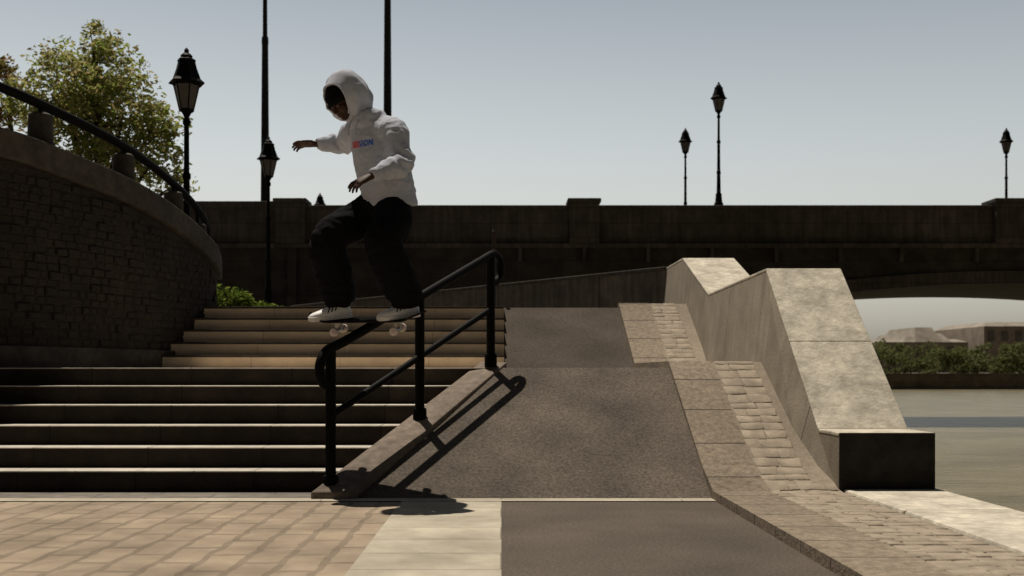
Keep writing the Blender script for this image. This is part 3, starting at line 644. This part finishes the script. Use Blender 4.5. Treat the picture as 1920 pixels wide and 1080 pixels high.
# hoodie
hd = MB()
tilt = (J['up']-J['pel']).normalized(); Fs = (Fv-tilt*Fv.dot(tilt)).normalized()
hemc = P(733,381,7.60)
secs = [(hemc-tilt*.03,.198,.174,Lv,Fs),(hemc,.202,.180,Lv,Fs),(hemc+tilt*.045,.198,.176,Lv,Fs),(hemc+tilt*.09,.202,.178,Lv,Fs),
        (hemc.lerp(J['ch'],.55),.209,.172,Lv,Fs),(J['ch'],.213,.166,Lv,Fs),(J['ch'].lerp(J['up'],.6),.204,.153,Lv,Fs),(J['up']+tilt*.015,.175,.13,Lv,Fs),(J['up'].lerp(J['nk'],.75)+tilt*.01,.135,.118,Lv,Fs),(J['nk']+tilt*.04,.095,.095,Lv,Fs)]
loft(hd, secs, 24)
for sh, el, wr, rad in (('sR','eR','wR',[.105,.090,.080,.074,.062,.050]),('sL','eL','wL',[.110,.100,.088,.077,.064,.050])):
    w_ = J[wr]; e_ = J[el]; dirw = (w_-e_).normalized()
    chain(hd, [J['up'].lerp(J[sh],.3)+tilt*.005, J[sh], J[sh].lerp(e_,.5), e_-dirw*.005, e_.lerp(w_,.55), w_-dirw*.03], rad, 16, 4)
    hd.tube([w_-dirw*.05, w_-dirw*.045, w_+dirw*.012, w_+dirw*.015], [.040,.045,.043,.038], 14)
pk = hemc.lerp(J['ch'],.42)+Fs*.160
hd.ball(pk, (Lv*.13, Fs*.022, tilt*.085), 14, 8)
# soft roll of cloth where the hood meets the shoulders
hd.ball(J['nk']+tilt*.02+Lv*.04-Fs*.03, (Lv*.125, Fs*.12, tilt*.07), 18, 10)
hm = remesh(hd, .0088, 9)
eLp = J['eL']
def fold(p):
    w_ = (p-hemc).dot(tilt)*17+(p-hemc).dot(Lv)*13+3.0*noise.noise(p*4)
    s_ = math.sin(w_); return s_*abs(s_)**.3
def dhd(p):
    t_ = (p-hemc).dot(tilt); k = .3 if t_ < .05 else 1
    ar = max(0,1-(p-eLp).length/.20); ar2 = max(0,1-(p-J['eR']).length/.20); 
    bag = max(0,1-abs(t_-.10)/.07)
    vq = Vector((p.x*1.5,p.y*1.5,p.z*.8))
    return k*(.013*fold(p)*max(0,noise.noise(p*3+Vector((7,7,7)))+.4)+.006*noise.noise(p*5)+.007*ridg(vq+Vector((5,2,1)),9)+.004*ridg(p+Vector((1,8,1)),20)
        +.009*(ar+ar2)*math.sin((p-eLp).dot(Vector((.6,.2,.75)))*85+3*noise.noise(p*9))+.007*bag*ridg(Vector((p.x*.7,p.y*.7,p.z*1.5)),9)+.001*noise.noise(p*45)) - .003
ho = finish(hm, 'hoodie', M['hoodie'], per, ROOT, dhd)
# hood around the head
hc = P(651,183,7.545)
of = Vector((-.54,-.71,-.46)).normalized(); orr = of.cross(U).normalized(); ou = orr.cross(of).normalized()
def hood_pt(th, ph):
    x = math.sin(th)*math.cos(ph); y = math.sin(th)*math.sin(ph); zf = math.cos(th)
    p = hc+orr*x*.150+ou*(y*.164+.008)+of*zf*.170
    if th > .9: p += ou*.024*max(0,y)**2*min(1,(th-.9)*1.5)      # slight peak at crown
    bk = max(0,min(1,(th-1.0)/1.2))
    if y < 0: p += (J['nk']-hc)*.34*bk*(-y)
    amp = .5+.5*min(1,max(0,(th-.9)/.5))
    fl = math.sin(ph*6+th*5+4*noise.noise(p*6)); cr = math.sin(th*11+2.5*noise.noise(p*7+Vector((4,4,4))))
    p += (p-hc).normalized()*amp*(.012*fl*max(.15,.4-y)+.009*cr*max(0,noise.noise(p*5)+.3)+.010*noise.noise(p*8)+.006*ridg(p+Vector((2,2,2)),14))
    # flatten the brim: cloth sags at the brow, gathers at the chin
    if th < 1.15:
        q_ = (1.15-th)/.35; p += of*(.018*noise.noise(p*9)+.026*q_*max(0,math.sin(ph))-.022*q_*max(0,-math.sin(ph)))-(p-hc).normalized()*.012*q_*max(0,math.sin(2*ph+.6))
    return p
nph, nth = 64, 30; vs=[]; fs=[]
for i in range(nth+1):
    for k in range(nph):
        ph = 2*math.pi*k/nph
        th0 = R(47)+R(2)*math.sin(ph)-R(6)*max(0,-math.sin(ph))*abs(math.cos(ph))+R(3)*math.sin(3*ph+1); th = th0+(R(177)-th0)*i/nth; vs.append(hood_pt(th, ph))
for i in range(nth):
    for k in range(nph): fs.append((i*nph+k, i*nph+(k+1)%nph, (i+1)*nph+(k+1)%nph, (i+1)*nph+k))
fs.append(tuple(nth*nph+k for k in range(nph)))
hood = MB().add(vs, fs).build('hood', M['hoodie'], ho, smooth=True)
so = hood.modifiers.new('thick','SOLIDIFY'); so.thickness = .009; so.offset = -1
rim = [vs[k] for k in range(nph)]; rimpts = rim+[rim[0],rim[1]]
auto_smooth(MB().tube(rimpts, .0060, 10).build('hood_rim', M['hoodie'], ho))
for s_ in (-1,1):
    p0 = J['nk']+Fs*.105+Lv*.035*s_-tilt*.005
    MB().tube([p0, p0-tilt*.05+Fs*.038, p0-tilt*.11+Fs*.058], .004, 6).build('drawstring', M['hoodie'], ho)
# knitted cap
cp = MB(); rs=[]
for th in [R(x) for x in (88,80,70,58,45,32,20,9,2)]:
    rs.append([HP(math.sin(th)*math.cos(2*math.pi*k/24)*.092, .032+math.cos(th)*.112, -.012+math.sin(th)*math.sin(2*math.pi*k/24)*.113) for k in range(24)])
cp.rings(rs)
co = cp.build('knit_cap', M['cap'], per, smooth=True)
rb = MB(); rs=[]
for u_, g_ in ((.018,-.004),(.018,.006),(.045,.009),(.072,.006),(.074,-.006)):
    rs.append([HP(math.cos(2*math.pi*k/28)*(.092+g_), u_, -.012+math.sin(2*math.pi*k/28)*(.113+g_)) for k in range(28)])
rb.rings(rs).build('cap_cuff', M['cap'], co, smooth=True)
tg = MB(); tg.hexa([HP(.028,.036,.108),HP(.040,.036,.103),HP(.040,.036,.105),HP(.028,.036,.11),HP(.028,.044,.107),HP(.040,.044,.102),HP(.040,.044,.104),HP(.028,.044,.109)])
tg.build('cap_label', M['sole'], co)
# chest lettering
cu = bpy.data.curves.new('txt','FONT'); cu.body = 'SESSION'; cu.size = .062; cu.shear = .2; cu.offset = .0014; cu.space_character = 1.15; cu.resolution_u = 3; cu.align_x = 'CENTER'
to = bpy.data.objects.new('txt', cu); COL.objects.link(to); dg = bpy.context.evaluated_depsgraph_get(); dg.update()
tme = bpy.data.meshes.new_from_object(to.evaluated_get(dg)); bpy.data.objects.remove(to)
bm = bmesh.new(); bm.from_mesh(tme); bmesh.ops.triangulate(bm, faces=bm.faces); bmesh.ops.subdivide_edges(bm, edges=[e for e in bm.edges if e.calc_length() > .010], cuts=1); bmesh.ops.triangulate(bm, faces=bm.faces); bm.to_mesh(tme); bm.free()
us = [v.co.x for v in tme.vertices]; u0, u1 = min(us), max(us); scl = .205/(u1-u0)
tme.materials.append(M['red']); tme.materials.append(M['blue'])
for p in tme.polygons:
    u_ = sum(tme.vertices[i].co.x for i in p.vertices)/3; p.material_index = 1 if (u_-u0)/(u1-u0) > .435 else 0
tree_b = BVHTree.FromPolygons([v.co.copy() for v in hm.vertices], [tuple(p.vertices) for p in hm.polygons])
org = J['ch'].lerp(J['up'],.30)
for v in tme.vertices:
    s0 = org+Lv*(v.co.x*scl-.010)+tilt*(v.co.y*scl*1.25)+Fs*.6-ROOT
    hit = tree_b.ray_cast(s0, -Fs)
    v.co = (hit[0] if hit[0] is not None else s0-Fs*.42)+Fs*.007
to = bpy.data.objects.new('chest_print', tme); COL.objects.link(to); to.parent = ho
# shoes
def shoe(c, d, up):
    d = d.normalized(); sd = up.cross(d).normalized()
    def SP(t, s_, z_): return c+d*(t*.31-.155)+sd*s_*1.06+up*z_*1.2
    secs_ = [(0.0,.022,.06),(.04,.034,.078),(.15,.040,.098),(.28,.041,.104),(.40,.042,.098),(.52,.044,.082),(.66,.049,.066),(.8,.050,.056),(.91,.043,.048),(.98,.027,.038),(1.0,.014,.032)]
    rs = []; rs2 = []
    for t,w_,h_ in secs_:
        rs.append([SP(t, w_*math.cos(math.pi*k/10), .020+(h_-.020)*math.sin(math.pi*k/10)**.75) for k in range(11)])
        tt = -.015+t*1.03; rs2.append([SP(tt,-w_-.004,0),SP(tt,w_+.004,0),SP(tt,w_+.005,.026),SP(tt,-w_-.005,.026)])
    up_ = MB().rings(rs).build('shoe', M['shoe'], per, smooth=True)
    MB().rings(rs2).build('sole', M['sole'], up_, bevel=.004)
    for i in range(3):
        for sg in (-1,1):
            t0 = .36+.095*i; s_ = MB(); rows = []
            for z_ in (.30,.5,.7,.9,1.1):
                t_ = t0-.12*z_+.09
                k = next(j for j in range(len(secs_)-1) if secs_[j][0] <= t_ <= secs_[j+1][0]); f_ = (t_-secs_[k][0])/(secs_[k+1][0]-secs_[k][0])
                w_ = secs_[k][1]+(secs_[k+1][1]-secs_[k][1])*f_; h_ = secs_[k][2]+(secs_[k+1][2]-secs_[k][2])*f_
                an_ = z_; x_ = w_*math.cos(an_)+.005; zz = .022+(h_-.020)*math.sin(an_)**.75
                rows.append((SP(t_-.019,sg*x_,zz+.003),SP(t_+.019,sg*x_,zz+.001)))
            vs_ = [p for r_ in rows for p in r_]; s_.add(vs_, [(2*j,2*j+1,2*j+3,2*j+2) for j in range(4)]); s_.build('stripe', M['black'], up_)
    for i in range(4):
        t_ = .45+.065*i; h_ = .10-.0105*i*1.6-.006
        MB().tube([SP(t_,-.022,h_-.010),SP(t_+.01,0,h_+.001),SP(t_,.022,h_-.010)], .0035, 6).build('lace', M['sole'], up_)
shoe(fR, footdir, nB)
shoe(fL, footdir, nB)

# ------------------------------------------------------------ light, sky, camera
to_sun = Vector((-.17,.32,.93)).normalized()
sun = bpy.data.lights.new('sun','SUN'); sun.energy = 4.4; sun.angle = R(.5); sun.color = (1,.90,.76)
so_ = bpy.data.objects.new('sun', sun); COL.objects.link(so_); so_.rotation_euler = (-to_sun).to_track_quat('-Z','Y').to_euler(); so_.location = to_sun*60
wd = bpy.data.worlds.new('World'); S.world = wd; wd.use_nodes = True; nt = wd.node_tree; N = nt.nodes; bg = N['Background']
sky = N.new('ShaderNodeTexSky'); sky.sky_type = 'NISHITA'; sky.sun_disc = False; sky.sun_elevation = math.asin(to_sun.z); sky.sun_rotation = math.atan2(to_sun.x,to_sun.y)
sky.air_density = 1.2; sky.dust_density = 3.0
hs = N.new('ShaderNodeHueSaturation'); hs.inputs['Saturation'].default_value = .31; nt.links.new(sky.outputs[0], hs.inputs['Color'])
tc = N.new('ShaderNodeTexCoord'); sp = N.new('ShaderNodeSeparateXYZ'); nt.links.new(tc.outputs['Generated'], sp.inputs[0])
r1 = N.new('ShaderNodeValToRGB'); el = r1.color_ramp.elements; el[0].position = 0; el[0].color = (1,.95,.86,1); el[1].position = 1; el[1].color = (.10,.105,.11,1)
for pos, c in ((.10,(1.0,.97,.89,1)),(.20,(.80,.81,.775,1)),(.33,(.51,.545,.555,1)),(.45,(.20,.22,.23,1))):
    e_ = el.new(pos); e_.color = c
nt.links.new(sp.outputs['Z'], r1.inputs[0])
mm = N.new('ShaderNodeMixRGB'); mm.blend_type = 'MULTIPLY'; mm.inputs[0].default_value = 1; nt.links.new(hs.outputs[0], mm.inputs[1]); nt.links.new(r1.outputs[0], mm.inputs[2])
r2 = N.new('ShaderNodeMapRange'); r2.inputs['From Min'].default_value = -.5; r2.inputs['From Max'].default_value = .8; r2.inputs['To Min'].default_value = .16; r2.inputs['To Max'].default_value = 1
nt.links.new(sp.outputs['Y'], r2.inputs['Value'])
mm2 = N.new('ShaderNodeMixRGB'); mm2.blend_type = 'MULTIPLY'; mm2.inputs[0].default_value = 1; nt.links.new(mm.outputs[0], mm2.inputs[1]); nt.links.new(r2.outputs[0], mm2.inputs[2])
nt.links.new(mm2.outputs[0], bg.inputs['Color']); bg.inputs['Strength'].default_value = .142
cam = bpy.data.cameras.new('camera'); co_ = bpy.data.objects.new('camera', cam); COL.objects.link(co_)
zk, zx, zy = ZOOM if ZOOM else (1, 960, 540)
co_.location = (0,0,H); co_.rotation_euler = (R(90),0,0); cam.sensor_width = 36; cam.lens = FPX/1920*36*zk
cam.shift_x = (20+zx-960)/1920*zk; cam.shift_y = (157-(zy-540))/1920*zk; cam.clip_end = 6000; cam.clip_start = .1
cam.dof.use_dof = True; cam.dof.focus_distance = 7.7; cam.dof.aperture_fstop = 3.0*zk
S.camera = co_
S.view_settings.view_transform = 'Standard'; S.view_settings.look = 'None'; S.view_settings.exposure = 0
